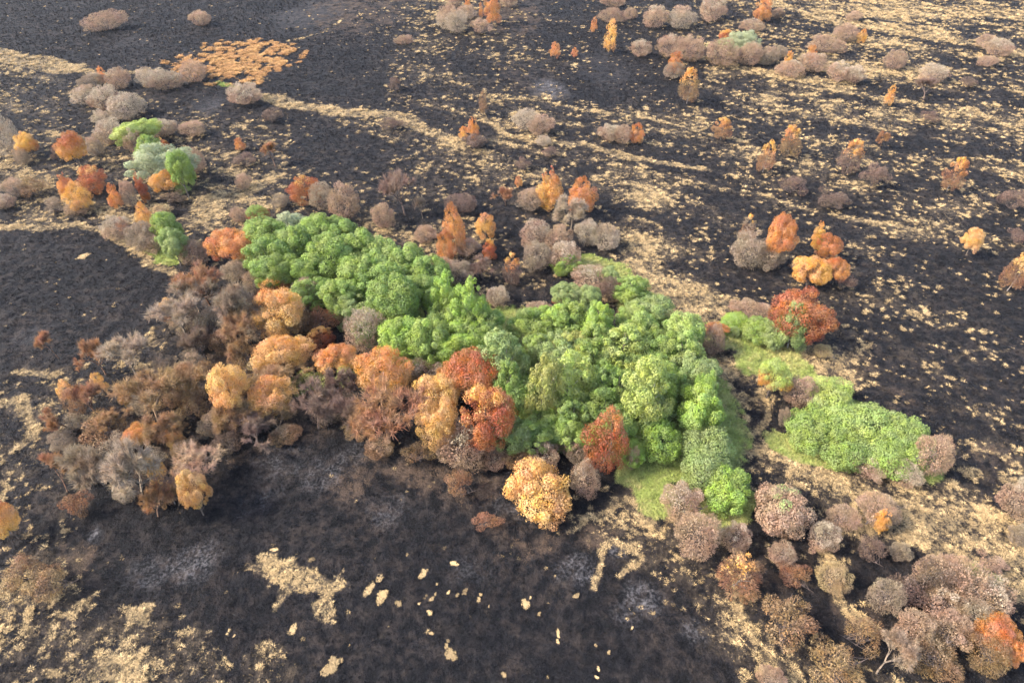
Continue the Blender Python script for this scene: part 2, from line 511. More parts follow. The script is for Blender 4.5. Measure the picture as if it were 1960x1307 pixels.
gm = mesh_np("ground", np.stack([xf, yf, Z], 1), quads, ground_material(),
             {"cov1": np.stack([sstep(.45, .85, dd_) * .62, gg, aa], 1), "cov2": np.stack([hh, bb, np.clip(dd_, 0, 1)], 1)}, smooth=True)
ground = bpy.data.objects.new("ground", gm)
ground["kind"] = "structure"
ground["label"] = "burnt black moorland ground with pale ash and straw patches"
C.objects.link(ground)

# ------------------------------------------------------------------ foliage prototypes (unit crown: radius 1, ground at z=0)
def unit(v):
    return v / np.maximum(np.linalg.norm(v, axis=-1, keepdims=True), 1e-9)

def rand_dirs(r, n):
    return unit(r.normal(size=(n, 3)))

def cards(pos, nrm, along, ln, wd, bend=None):
    """rhombic leaves: pos centre, nrm facing, along approximate long axis"""
    t = unit(along - nrm * np.sum(along * nrm, 1, keepdims=True))
    b = np.cross(nrm, t)
    l = ln[:, None] * .5; w = wd[:, None] * .5
    v = np.stack([pos - t * l, pos + b * w, pos + t * l, pos - b * w], 1)
    n = len(pos)
    f = np.arange(n * 4).reshape(n, 4)
    return v.reshape(-1, 3), f

def tube(p0, p1, r0, r1, sides=4):
    p0, p1 = np.asarray(p0, float), np.asarray(p1, float)
    d = unit((p1 - p0)[None])[0]
    a = np.cross(d, [0.3, .9, .1]); a = a / np.linalg.norm(a)
    b = np.cross(d, a)
    an = np.arange(sides) * 2 * math.pi / sides
    ring = np.cos(an)[:, None] * a + np.sin(an)[:, None] * b
    v = np.concatenate([p0 + ring * r0, p1 + ring * r1])
    k = np.arange(sides); k2 = (k + 1) % sides
    f = np.stack([k, k2, k2 + sides, k + sides], 1)
    return v, f

class Mesh:
    def __init__(s): s.v, s.f, s.n, s.rnd = [], [], 0, []
    def add(s, v, f, rnd=None):
        s.v.append(v); s.f.append(f + s.n); s.n += len(v)
        s.rnd.append(np.full(len(v), .5) if rnd is None else rnd)
    def build(s, name, mat):
        v = np.concatenate(s.v)
        byk = {}
        for f in s.f: byk.setdefault(f.shape[1], []).append(f)
        return mesh_np(name, v, [np.concatenate(q) for q in byk.values()], mat,
                       {"rnd": np.concatenate(s.rnd), "hgt": v[:, 2] / 2})

def lobes_for(kind, r):
    """lobe centres and radii of a crown in unit space"""
    c, rad = [], []
    if kind == 'round':
        n = 58
        d = rand_dirs(r, n * 3); d = d[d[:, 2] > -.65][:n]
        big = rand_dirs(r, 4)
        for q in d:
            k = r.uniform(.11, .30)
            bulge = 1 + .30 * float(np.max(big @ q)) - .2
            c.append(q * (1.0 - k) * r.uniform(.88, 1.06) * bulge); rad.append(k)
        c.append(np.zeros(3)); rad.append(.6)
    elif kind == 'birch':
        for k in range(64):
            z = r.uniform(-.9, .97); prof = math.sqrt(max(.03, 1 - (abs(z + .25) / 1.22) ** 1.7))
            a = r.uniform(0, 6.28); rr = prof * r.uniform(.45, .8)
            c.append(np.array([math.cos(a) * rr, math.sin(a) * rr, z * .95])); rad.append(r.uniform(.09, .22) * (1.2 - .45 * z))
        c.append(np.array([0, 0, -.15])); rad.append(.5)
    elif kind == 'flame':
        m = r.integers(4, 7)
        for j in range(m):
            a = r.uniform(0, 6.28); o = np.array([math.cos(a), math.sin(a), 0]) * r.uniform(.1, .42)
            top = r.uniform(.5, 1.0); wmax = r.uniform(.36, .52)
            for k in range(15):
                t = k / 14
                z = -.85 + (top + .85) * t
                ww = wmax * (math.sin(math.pi * min(1, .22 + .78 * t)) ** .8 + .06)
                b = r.uniform(0, 6.28)
                c.append(o + np.array([math.cos(b) * ww * .6, math.sin(b) * ww * .6, z + r.normal(0, .05)])); rad.append(max(.06, ww * r.uniform(.3, .6)))
    elif kind == 'cone':
        for k in range(30):
            t = k / 29; z = -.95 + 1.85 * t
            ww = .75 * (1 - t) ** .8 + .03; a = k * 2.4
            c.append(np.array([math.cos(a) * ww * .7, math.sin(a) * ww * .7, z])); rad.append(max(.07, .34 * (1 - t) + .07))
    elif kind == 'dome':
        n = int(r.integers(30, 64)); big = rand_dirs(r, 3)
        d = rand_dirs(r, n * 4); d = d[d[:, 2] > -.28][:n]
        for q in d:
            k = r.uniform(.12, .32)
            c.append(q * (1.0 - k) * r.uniform(.80, 1.10) * (.84 + .26 * float(np.max(big @ q)))); rad.append(k)
        c.append(np.zeros(3)); rad.append(.7)
    elif kind == 'ragged':
        for k in range(20):
            q = rand_dirs(r, 1)[0]; q[2] = abs(q[2]) * 1.0 - .25
            k = r.uniform(.16, .36)
            c.append(q * r.uniform(.35, .88)); rad.append(k)
    return np.array(c), np.array(rad)

ZC = {'round': 1.25, 'birch': 1.2, 'flame': 1.15, 'cone': 1.0, 'dome': .62, 'ragged': .7}

def crown(kind, seed, n, lsz, fuzzy=0., stretch=1.0, upper=None, lower=None):
    r = np.random.default_rng(seed)
    c, rad = lobes_for(kind, r)
    w = rad ** 2; w = w / w.sum()
    pick = r.choice(len(c), n * 2, p=w)
    d = rand_dirs(r, n * 2)
    p = c[pick] + d * rad[pick][:, None] * (r.uniform(0, 1, (n * 2, 1)) ** .22) * r.uniform(.92, 1.1, (n * 2, 1))
    dist = np.linalg.norm(p[:, None, :] - c[None], axis=2) / rad[None]
    dist[np.arange(len(p)), pick] = 9
    keep = (dist.min(1) > .8) | (r.uniform(size=len(p)) < .1)
    if upper is not None: keep &= (p[:, 2] + r.normal(0, .13, len(p)) > upper)
    if lower is not None: keep &= (p[:, 2] + r.normal(0, .13, len(p)) < lower)
    p, d, pick = p[keep][:n], d[keep][:n], pick[keep][:n]
    k = len(p)
    lob = r.uniform(0, 1, len(c))
    rn = np.clip(.55 * lob[pick] + .45 * r.uniform(0, 1, k), 0, 1)
    out = unit(p * [1, 1, 1.0])
    nr = unit(d * 1.0 + out * .5 + r.normal(size=(k, 3)) * .55)
    M = Mesh()
    nf = int(k * fuzzy)
    if k - nf > 0:
        s = lsz * r.uniform(.6, 1.35, k - nf)
        al = r.normal(size=(k - nf, 3)) + np.array([0, 0, -.4]) * stretch
        v, f = cards(p[nf:], nr[nf:], al, s * (1 + .3 * stretch), s * .72)
        v[:, 2] += ZC[kind]
        M.add(v, f, np.repeat(rn[nf:], 4))
    if nf:
        s = lsz * r.uniform(1.0, 2.3, nf)
        al = unit(out[:nf] * 1.0 + d[:nf] * .8 + r.normal(size=(nf, 3)) * .35 + [0, 0, .4])
        nn = unit(np.cross(al, r.normal(size=(nf, 3))))
        v, f = cards(p[:nf], nn, al, s, lsz * r.uniform(.18, .34, nf))
        v[:, 2] += ZC[kind]
        M.add(v, f, np.repeat(rn[:nf], 4))
    return M, c + [0, 0, ZC[kind]]

def trunk_mesh(name, centres, seed, tr=.055, multi=1, z_to=None):
    r = np.random.default_rng(seed + 999)
    M = Mesh()
    top = centres[:, 2].max() * .8 if z_to is None else z_to
    for s in range(multi):
        o = np.array([r.normal(0, .05), r.normal(0, .05), -.08]) * (1 if multi > 1 else .3)
        o[2] = -.08
        pts = [o]
        lean = np.array([r.normal(0, .12 * multi), r.normal(0, .12 * multi), 0])
        for k in range(1, 6):
            t = k / 5
            pts.append(o + lean * t + np.array([r.normal(0, .03), r.normal(0, .03), top * t]))
        for k in range(5):
            M.add(*tube(pts[k], pts[k + 1], tr * (1 - k / 6.2), tr * (1 - (k + 1) / 6.2), 6))
        for j in r.choice(len(centres), min(9, len(centres)), replace=False):
            cpt = centres[j]
            k = int(np.clip(cpt[2] / top * 5 - 1.2, 1, 4))
            mid = (pts[k] + cpt) / 2 + [0, 0, -.06]
            M.add(*tube(pts[k], mid, tr * .42, tr * .26, 4)); M.add(*tube(mid, cpt, tr * .26, tr * .06, 3))
    return M.build(name, M_bark)

def bare_mesh(name, seed, fine=8500, spread=.75, up=1.0, twig_w=.010):
    """leafless tree: returns (trunk and boughs mesh, fine twigs mesh)"""
    r = np.random.default_rng(seed)
    M, T = Mesh(), Mesh()
    tips = []
    def grow(p, d, ln, rad, depth):
        q = p; dd = d
        for s in range(2):
            dd = unit((dd + r.normal(0, .16, 3))[None])[0]
            q2 = q + dd * ln * .5
            M.add(*tube(q, q2, rad * (1 - .2 * s), rad * (.8 - .2 * s), 5 if depth < 2 else 3))
            q = q2
        if depth >= 4 or rad < .003:
            tips.append((q, dd)); return
        for k in range(r.integers(2, 4) if depth else r.integers(4, 6)):
            nd = unit((dd * .75 + rand_dirs(r, 1)[0] * [spread * 1.3, spread * 1.3, spread * .7] + [0, 0, .22 * up])[None])[0]
            grow(q, nd, ln * r.uniform(.62, .85), rad * r.uniform(.5, .66), depth + 1)
        if depth >= 2: tips.append((q, dd))
    grow(np.array([0, 0, -.06]), np.array([r.normal(0, .1), r.normal(0, .1), 1.0]), .34, .032, 0)
    tp = np.array([t[0] for t in tips]); td = np.array([t[1] for t in tips])
    # fit to the unit crown
    v = np.concatenate(M.v)
    sx = 1.0 / np.percentile(np.hypot(v[:, 0], v[:, 1]), 97); sz = 1.8 / v[:, 2].max()
    S = np.array([sx, sx, sz])
    M.v = [q * S for q in M.v]; tp = tp * S
    pk = r.choice(len(tp), fine)
    al = unit(td[pk] + rand_dirs(r, fine) * .9 + [0, 0, .15])
    ln = r.uniform(.10, .30, fine)
    pos = tp[pk] - al * r.uniform(-.1, .12, (fine, 1)) + al * ln[:, None] * .3 + r.normal(0, .03, (fine, 3))
    pos[:, 2] = np.maximum(pos[:, 2], .06)
    nn = unit(np.cross(al, r.normal(size=(fine, 3))))
    v, f = cards(pos, nn, al, ln, twig_w * r.uniform(.7, 1.5, fine))
    T.add(v, f, np.repeat(r.uniform(0, 1, fine), 4))
    return M.build(name + "_trunk", M_bark), T.build(name + "_twigs", M_fuzz)

PROTO = {}
def make_protos():
    for s in range(10):
        m, c = crown('birch' if s % 3 == 2 else 'round', 100 + s, 19000, .044)
        PROTO['G', s] = (m.build("green_crown", M_leaf), trunk_mesh("green_trunk", c, s))
    for s in range(5):
        m, c = crown('birch', 200 + s, 15000, .045, .15, 1.6)
        PROTO['B', s] = (m.build("birch_crown", M_leaf), trunk_mesh("birch_trunk", c, s + 20, .04))
    for s in range(6):
        m, c = crown('flame' if s in (1, 3) else 'birch', 300 + s, 12000, .043, .38, 1.0)
        PROTO['O', s] = (m.build("orange_crown", M_leaf), trunk_mesh("orange_trunk", c, s + 40, .04))
    for s in range(6):
        m, c = crown('round', 350 + s, 20000, .037, .25)
        PROTO['R', s] = (m.build("round_crown", M_leaf), trunk_mesh("round_trunk", c, s + 50, .05))
    for s in range(3):
        m, c = crown('birch', 400 + s, 2600, .075, .3)
        PROTO['C', s] = (m.build("sapling_crown", M_leaf), trunk_mesh("sapling_trunk", c, s + 60, .03, z_to=1.7))
    for s in range(11):
        m, c = crown('dome', 500 + s, 10000, .05, .8)
        PROTO['W', s] = (m.build("shrub_crown", M_fuzz), trunk_mesh("shrub_stems", c, s + 70, .025, 4))
    for s in range(5):
        m, c = crown('ragged', 600 + s, 3600, .06, .6)
        PROTO['T', s] = (m.build("thin_crown", M_fuzz), trunk_mesh("thin_stems", c, s + 90, .025, 5))
    for s in range(6):
        a, b = bare_mesh("bare", 700 + s)
        PROTO['N', s] = (b, a)
    for s in range(4):
        m, c = crown('birch', 800 + s, 4200, .062, .25, 1.0, upper=.2)
        m2, c2 = crown('birch', 800 + s, 4200, .07, 1.0, 1.0, lower=.35)
        PROTO['H', s] = (m.build("half_crown", M_leaf), trunk_mesh("half_trunk", c, s + 110, .035), m2.build("half_twigs", M_fuzz))
    for s in range(5):
        m, c = crown('dome', 860 + s, 15000, .043, .1)
        PROTO['S', s] = (m.build("low_crown", M_leaf), trunk_mesh("low_stems", c, s + 120, .025, 4))
NV = {'G': 10, 'B': 5, 'O': 6, 'R': 6, 'C': 3, 'W': 11, 'T': 5, 'N': 6, 'H': 4, 'S': 5, 'P': 5, 'D': 5}
make_protos()
for _k in range(5):
    PROTO['P', _k] = PROTO['D', _k] = PROTO['S', _k]

# ------------------------------------------------------------------ vegetation survey
# colour key: (display colour of the foliage, bark colour, adjective)
COL = {
 'gr': ((148, 172, 66), "mid green"), 'gd': ((134, 160, 62), "deep green"), 'gb': ((160, 188, 60), "bright green"), 'gy': ((178, 192, 80), "yellow-green"),
 'gs': ((152, 170, 88), "sage green"), 'gp': ((162, 184, 78), "pale green"), 'gw': ((180, 186, 134), "whitish green"), 'go': ((164, 166, 70), "olive green"),
 'or': ((214, 142, 72), "bright orange"), 'ru': ((182, 106, 56), "rust red"), 'am': ((226, 166, 76), "amber"), 'pe': ((232, 180, 100), "peach gold"),
 'ye': ((226, 172, 94), "straw yellow"), 're': ((160, 90, 50), "russet"),
 'pk': ((176, 144, 116), "pinkish brown"), 'gy2': ((158, 138, 114), "grey-brown"), 'pa': ((184, 164, 138), "pale grey"), 'dk': ((112, 92, 76), "dark brown"),
 'br': ((150, 118, 82), "warm brown"), 'wh': ((200, 190, 174), "ash white"), 'pu': ((124, 100, 86), "purplish brown"), 'rb': ((150, 108, 76), "reddish brown"),
 'si': ((140, 120, 98), "silvery grey"), 'ta': ((184, 158, 112), "tan"),
}
KIND = {  # code: object name, singular, plural, group, category
 'G': ("green_tree", "leafy tree", "leafy trees", "green trees that the fire spared", "tree"),
 'B': ("birch_tree", "birch tree", "birch trees", "green trees that the fire spared", "tree"),
 'O': ("scorched_tree", "scorched tree", "scorched trees", "scorched orange trees", "tree"),
 'R': ("scorched_tree", "round scorched tree", "round scorched trees", "scorched orange trees", "tree"),
 'C': ("scorched_sapling", "scorched sapling", "scorched saplings", "scorched saplings on the burnt moor", "sapling"),
 'W': ("scorched_shrub", "scorched shrub", "scorched shrubs", "scorched brown shrubs", "shrub"),
 'P': ("green_bush", "rounded leafy bush", "rounded leafy bushes", "green shrubs that the fire spared", "bush"),
 'D': ("scorched_tree", "dome-shaped scorched tree", "dome-shaped scorched trees", "scorched orange trees", "tree"),
 'S': ("green_shrub", "leafy shrub", "leafy shrubs", "green shrubs that the fire spared", "shrub"),
 'T': ("sparse_shrub", "thin shrub", "thin shrubs", "sparse scorched shrubs", "shrub"),
 'N': ("bare_tree", "bare twiggy tree", "bare twiggy trees", "burnt bare trees", "tree"),
 'H': ("half_bare_tree", "half-bare birch", "half-bare birches", "birches bare below with leafy tops", "tree"),
}
# rows: kind x0 y0 x1 y1 colour [tint level]; a row is the crown's extent in the survey chart
SURVEY = [
("in the black burn, upper left", """W 165 34 247 67 pk; W 362 30 406 58 pk"""),
("left of the orange bracken patch", """C 181 131 203 160 or; W 153 148 209 176 gy2; W 209 141 253 179 pk; W 262 141 303 173 pa; W 279 143 357 183 pk; W 343 128 398 166 pk;
 W 136 172 192 210 pa; W 172 175 232 220 pk; W 202 188 278 238 pa; W 178 215 216 244 pa"""),
("below the orange bracken patch", """W 437 163 505 204 pk; T 497 208 539 236 pu"""),
("in the upper left thicket", """W 340 233 393 264 pk; W 181 236 238 284 pk; W 236 255 282 300 pk; G 230 236 305 270 gy; W 284 232 337 268 pk; G 260 262 305 300 gr; O 296 262 329 293 ru;
 G 262 284 357 338 gw; G 325 297 362 358 gr; W 341 287 394 337 pk; R 285 320 348 366 am; O 256 331 288 382 ru; T 313 366 354 392 dk; W 232 355 264 405 gy2"""),
("at the upper left edge", """R 29 254 71 299 ru am .35; W -14 236 38 312 pa; W 28 287 58 320 gy2; R 110 257 168 316 am ru .75; W 164 270 198 306 gy2; T 101 286 127 315 pu;
 O 144 317 208 368 ru; O 100 331 143 375 or; O 120 349 173 403 am; O 203 351 230 400 or; W 3 346 52 384 gy2; T 42 345 92 382 br; W -10 374 32 406 pk; T 90 384 128 413 gy2; W 124 388 168 417 pk"""),
("on the upper centre-left moor", """W 450 336 484 365 pk; O 447 260 469 283 or; N 505 272 537 314 rb; T 450 290 493 318 pu; T 725 228 777 252 pu; T 745 155 770 180 pu; W 753 73 793 91 pk"""),
("just above the big green thicket", """O 544 336 621 387 ru; R 474 392 518 430 ru gr .7; W 590 358 640 412 gy2; W 628 362 693 430 pk; W 520 375 553 402 gy2; W 438 400 477 432 pk"""),
("above the left black burn", """O 255 391 290 438 am; T 282 393 330 420 ta; W 200 418 252 470 pk; W 240 430 300 492 gy2; O 220 416 244 440 or; G 296 415 342 466 gr; G 314 452 354 500 gs; W 268 448 316 496 pk;
 W 345 470 400 518 pk"""),
("at the top middle edge", """W 833 20 878 66 pa; W 852 30 897 74 pa; W 874 16 914 41 pa; O 924 -12 961 41 or; O 886 -3 903 19 or; W 856 -8 886 18 pk; W 955 -12 992 20 pk; C 916 8 926 33 or; T 902 44 943 73 pk"""),
("on the top centre-right moor", """C 1129 36 1144 61 or; C 1154 38 1183 91 am; W 1141 22 1196 51 pk; W 1192 20 1220 43 pk; C 1049 84 1073 111 or; C 1092 93 1107 109 or; W 1202 78 1247 110 pk; W 1228 22 1280 61 pk; W 1272 22 1331 63 pa;
 W 1145 -6 1200 18 pk"""),
("on the upper middle moor", """C 915 178 935 217 br; O 893 224 925 270 or; O 876 245 898 268 am; T 880 262 932 292 pu; W 978 218 1033 256 pa; W 1006 228 1062 266 pk; W 1024 263 1058 284 pa; W 1143 243 1190 276 pk; W 1172 248 1212 282 pk;
 O 1203 238 1235 273 or; T 1037 285 1070 304 pu; T 987 306 1017 330 pu"""),
("at the top right edge", """W 1335 3 1392 49 pk; O 1441 2 1479 39 or; W 1475 22 1501 42 dk; W 1415 43 1465 67 pk; W 1618 28 1649 46 pk; W 1868 75 1908 98 pk; W 1880 84 1934 116 pk; W 1872 112 1908 132 pk"""),
("in the long top right thicket", """R 1374 54 1400 82 ru; G 1397 62 1446 94 gw; W 1253 70 1312 113 pk; W 1295 74 1353 123 pk; W 1345 76 1416 130 pk gs .72; W 1409 88 1462 129 pk; W 1450 94 1490 128 gy2; W 1475 88 1510 114 gy2; O 1278 97 1313 136 or;
 W 1268 118 1312 150 gy2; W 1482 118 1541 150 pk; O 1498 97 1519 130 am; W 1528 105 1586 141 pk; O 1540 86 1564 118 or; W 1580 122 1630 158 pk; W 1615 128 1658 161 pk; W 1546 74 1617 106 pk; W 1593 55 1645 86 pk; O 1640 60 1661 82 am"""),
("on the right-hand grassy moor", """W 1690 104 1734 138 pk; W 1760 128 1817 161 pk; N 1756 150 1798 186 pu; C 1695 158 1717 193 am; T 1840 150 1872 170 pu; H 1298 128 1345 186 am; H 1366 223 1406 262 or; H 1495 238 1541 292 or; H 1448 272 1488 324 or; H 1605 263 1659 320 or; T 1648 318 1698 366 pu;
 H 1810 298 1852 358 or; N 1678 247 1703 276 rb; T 1765 210 1796 236 pu; T 1920 365 1968 406 pu; T 1490 340 1541 376 pu; T 1558 365 1622 402 dk; R 1843 437 1884 487 ye; H 1924 478 1978 553 pe; T 1930 440 1972 470 pu"""),
("behind the green thickets", """O 1013 316 1082 394 am ru .8; O 1084 342 1147 410 or; N 1058 368 1130 437 gy2; W 985 364 1046 410 gy2; N 740 328 802 406 pu; W 708 390 758 442 pk; O 984 336 1002 355 or; N 950 355 985 391 rb; W 848 373 916 413 pu; N 797 375 817 413 si;
 O 848 384 897 472 or; O 906 405 951 450 am; O 833 440 870 492 or"""),
("between the two green thickets", """W 996 427 1058 482 pk; W 1040 436 1096 494 pk; W 1000 462 1062 522 gy2; W 1050 470 1118 530 pk; W 1098 424 1152 477 pa; W 1130 434 1188 487 pa; W 788 430 836 467 pk; W 813 490 872 532 pk gs .75; W 850 498 907 550 gy2; W 868 456 922 492 pk; N 898 486 952 532 pu;
 H 956 480 1001 534 or; O 919 455 951 492 ru; W 926 548 976 590 pk; W 997 578 1062 616 pk"""),
("beside the grassy green hollow", """W 1093 510 1166 562 pk; G 1148 514 1184 542 gs; G 1068 488 1112 518 gr; W 1148 537 1188 588 pu; G 1178 528 1239 575 gr; W 1178 540 1216 572 rb; G 1215 572 1282 632 gs; G 1192 590 1242 642 gp; T 1200 565 1232 592 pk"""),
("alone on the right burn", """H 1414 412 1452 470 gy2; R 1470 410 1531 504 or; W 1393 455 1472 526 gy2; W 1440 472 1504 528 gy2; O 1553 424 1594 478 am; R 1558 450 1612 500 or; R 1519 484 1592 548 am; R 1578 490 1628 546 or; N 1520 510 1580 560 pu; T 1595 528 1630 566 pu"""),
("by the big russet tree", """R 1476 556 1593 664 re; B 1497 588 1548 656 gs; W 1394 580 1482 622 pk; S 1377 597 1432 652 gb; S 1414 605 1482 672 gr; P 1446 615 1502 686 gs; R 1346 618 1396 648 or; W 1340 632 1392 692 pk; W 1393 628 1418 656 gs; W 1553 664 1592 692 ta"""),
("in the right-hand green clump", """R 1446 690 1513 766 am gy .62; W 1493 730 1562 792 pk; W 1488 785 1512 828 gy2; S 1540 733 1637 812 gy; S 1503 781 1602 874 gr; S 1556 772 1662 872 gp; S 1602 788 1722 896 gp; S 1662 798 1772 902 gp; S 1700 820 1786 908 gp; S 1556 818 1662 898 gr; S 1628 836 1742 914 gr;
 W 1742 836 1816 928 pk; W 1676 884 1762 932 pk; W 1606 876 1690 916 pk"""),
("in the far left green thicket", """G 478 422 546 482 gr; G 522 410 586 458 gw; G 573 418 642 472 gr; G 628 430 692 482 gd; G 478 468 552 532 gd; B 548 443 606 508 gd; G 598 458 672 532 gr; G 648 452 722 522 gr; G 688 462 772 532 gp; G 748 472 818 538 gr; G 788 492 857 562 gd;
 G 698 508 792 582 gd; G 638 518 712 582 gr; G 558 498 628 548 gd; G 718 538 802 622 gd; G 778 528 842 592 gr; G 648 566 717 617 gs; G 688 568 762 622 gr"""),
("at the green thicket's narrow waist", """B 833 524 882 604 gb; B 868 543 928 634 gb; G 848 598 922 664 gb; G 888 588 958 654 gr; G 732 612 802 682 gb; G 788 618 854 694 gr; G 768 655 842 702 gb; G 838 648 922 704 gb; G 880 640 942 680 gr"""),
("in the near green thicket", """G 983 598 1052 652 gr; G 1022 588 1092 642 gb; G 1060 578 1132 642 gr; G 1118 583 1178 652 gb; G 1060 546 1112 586 gs; G 1103 551 1146 588 gs; R 1054 558 1114 592 re; B 923 638 1008 728 gs; G 1018 643 1092 712 gs; G 1068 638 1128 702 go; G 1143 630 1236 712 gy;
 G 1098 658 1164 724 gr; B 1036 686 1128 784 gy; B 1003 703 1074 802 go; G 1122 698 1192 772 gd; B 1188 703 1274 812 gy; G 1118 756 1184 824 gd; G 1178 688 1242 742 gd; G 1238 638 1302 702 gd; G 1272 608 1342 672 gp; G 1283 648 1348 722 gp; G 1288 688 1368 762 gs; G 1256 718 1312 792 gr;
 G 1298 748 1364 826 gb; G 1228 748 1284 812 gs; P 1213 806 1310 892 gb; P 1302 826 1406 908 gs; P 1298 866 1394 954 gs; P 1342 902 1437 988 gb; G 1388 904 1428 942 gs; G 1056 796 1122 852 gr; G 998 776 1064 834 gr; G 972 728 1034 794 gd; G 983 808 1052 862 gr; G 952 804 1012 864 gs;
 G 1098 806 1154 854 gb; G 1178 762 1224 804 gb"""),
("left of the far green thicket", """R 392 442 479 514 ru or .4; W 423 505 477 552 gy2; N 350 508 432 592 rb; W 463 528 512 572 gy2; W 553 538 622 612 gy2; N 338 545 412 622 si; H 302 573 350 618 pe; N 308 580 392 664 gy2; N 392 556 474 664 si"""),
("in the gold and rust belt", """O 493 532 558 578 ru; R 492 552 592 648 pe; N 484 596 538 650 br; O 612 586 652 618 ru; O 653 586 674 614 ru; T 588 598 652 652 rb; W 658 598 736 692 pk; R 474 638 602 712 pe; O 578 628 642 668 ru; R 603 652 684 720 pe or .7; N 490 702 592 750 br;
 T 556 716 632 764 go; R 678 662 782 768 pe or .72; W 774 690 862 762 pk; T 766 700 804 762 br"""),
("in front of the gold belt", """N 676 738 798 860 rb; R 788 716 884 806 ye; R 796 766 876 864 pe; R 843 666 960 772 or; R 880 743 992 868 ru; W 833 818 932 906 pk; W 918 858 978 902 pk; W 958 864 1032 904 br; R 398 700 472 808 ye; R 476 722 570 806 pe; N 338 688 428 764 br; N 398 756 484 834 br; N 560 740 640 830 pu"""),
("amid the gold belt's undergrowth", """N 430 600 500 690 br; T 440 660 500 720 br; N 500 700 580 770 br; N 620 700 690 780 pu; N 360 640 420 700 dk; T 300 760 350 800 br; N 270 780 350 860 br; N 440 800 520 870 pu; N 500 780 580 850 br; T 600 780 660 830 dk; N 640 760 700 840 pu;
 T 380 700 420 740 br; N 100 780 150 840 rb; N 190 790 250 850 br; T 410 830 470 880 dk; N 310 930 360 980 br; N 260 930 320 1000 rb; T 350 640 400 690 dk; N 520 590 580 660 br; W 560 600 610 650 br; T 640 700 690 745 go; T 480 690 540 735 ta; W 330 600 390 650 gy2; W 400 640 455 690 br; W 340 680 400 730 gy2; W 420 560 480 600 gy2; W 440 720 490 765 br; T 380 600 440 660 gy2; W 300 690 350 735 gy2; W 340 745 400 790 br; T 470 620 520 665 gy2; W 250 760 310 805 gy2; W 300 805 360 850 br;
 T 200 840 260 890 gy2; W 380 800 440 845 gy2; W 330 850 390 895 br; T 260 870 320 920 gy2; W 160 890 215 935 gy2; W 280 930 340 980 br; W 100 830 150 870 gy2; W 590 750 650 800 gy2; W 520 820 580 860 br; T 130 800 180 840 gy2; W 660 800 720 845 br; W 220 930 270 975 gy2; T 560 560 600 600 dk; W 700 840 760 880 br"""),
("amid the near green thicket", """G 1160 720 1220 790 gd; G 1060 760 1130 830 gd; G 1000 640 1060 700 gr; G 950 700 1010 780 gd; G 1230 690 1290 760 gr; G 1330 720 1366 790 gb; G 1200 600 1260 660 gp; G 1110 620 1180 690 gr; G 1150 790 1210 850 gr; G 1190 850 1230 890 gb"""),
("amid the far green thicket", """G 560 540 640 590 gd; G 620 540 680 600 gr; G 680 610 740 660 gs; G 820 580 880 640 gd; G 660 490 730 560 gr; G 600 420 660 460 gp; G 745 590 800 640 gr; G 500 500 570 550 gr; G 530 450 590 510 gp; G 735 500 800 560 gp"""),
("in the left charred scrub", """N 163 653 212 724 rb; N 212 653 288 738 gy2; N 84 638 118 692 rb; H 118 732 162 802 pe; O 179 718 208 758 pe; O 224 738 250 782 pe; N 148 743 203 812 rb; N 238 728 342 832 br; T 348 768 404 822 br; R 240 812 308 858 pe; O 318 818 358 864 pe;
 N 143 843 236 956 si; N 206 856 304 992 gy2; N 328 862 408 934 pk; R 341 903 402 990 ye; H 290 876 338 968 pe; N 88 878 134 954 rb; T 128 943 178 994 rb; R -18 963 46 1040 pe; T 20 1070 90 1130 br; T 60 1100 130 1160 br; T 160 800 240 860 br"""),
("around the round yellow tree", """O 1108 783 1206 903 re; D 966 896 1092 1009 ye; W 1090 895 1152 962 pk; W 1008 848 1072 902 pk; W 1058 828 1112 872 pk; W 1193 858 1224 908 pk; W 1082 850 1126 894 gy2; T 853 908 904 962 rb; T 768 853 852 894 br; T 905 985 960 1020 rb"""),
("right of the near green thicket", """W 1260 935 1348 1014 pk; W 1282 983 1374 1080 pk; W 1370 1003 1434 1062 pk; D 1440 933 1552 1028 pk gs .82; W 1538 1001 1603 1062 pk; W 1583 973 1648 1022 pk; W 1638 948 1724 1014 pk; O 1671 968 1714 1022 am; W 1468 1040 1522 1088 pk; H 1366 1046 1468 1140 br"""),
("in the lower right scrub", """W 1558 1078 1624 1138 ta; T 1488 1080 1548 1124 rb; T 1456 1144 1564 1236 br; W 1754 1058 1852 1144 pk; W 1798 1078 1894 1164 pk; W 1848 1108 1934 1184 pk; W 1752 1128 1844 1204 pk; W 1712 1173 1784 1244 pk; W 1768 1168 1856 1244 pk; W 1828 1148 1904 1214 gy2;
 T 1738 1076 1804 1154 dk; W 1656 1116 1724 1184 gy2; T 1698 1098 1764 1164 pu; N 1660 1216 1740 1306 si; W 1726 1216 1834 1296 br; R 1862 1164 1956 1246 or; O 1828 1185 1858 1210 am; O 1922 1218 1976 1280 or; W 1848 1216 1934 1294 br; T 1546 1240 1652 1318 br; T 1616 1186 1684 1252 br; W 1448 1276 1504 1326 pk;
 T 1640 1030 1690 1080 pu"""),
("at the lower right edge", """W 1912 922 1984 1010 pk; W 1928 1008 1976 1052 gy2; T 1868 1060 1924 1098 pk; W 1700 1040 1744 1076 gy2"""),
]
SHRUBBY = ('pk', 'gy2', 'pa', 'dk', 'br', 'wh', 'pu', 'rb', 'si', 'ta')
ALB = .66
def albedo(k):
    c = srgb(COL[k][0]) * ALB
    g = c.mean()
    c = g + (c - g) * (.94 if k in SHRUBBY else .88 if k[0] != 'g' else .80)
    return np.minimum(c * (1.0 if k in SHRUBBY else 1.0 if k[0] == 'g' else 1.04), .55)
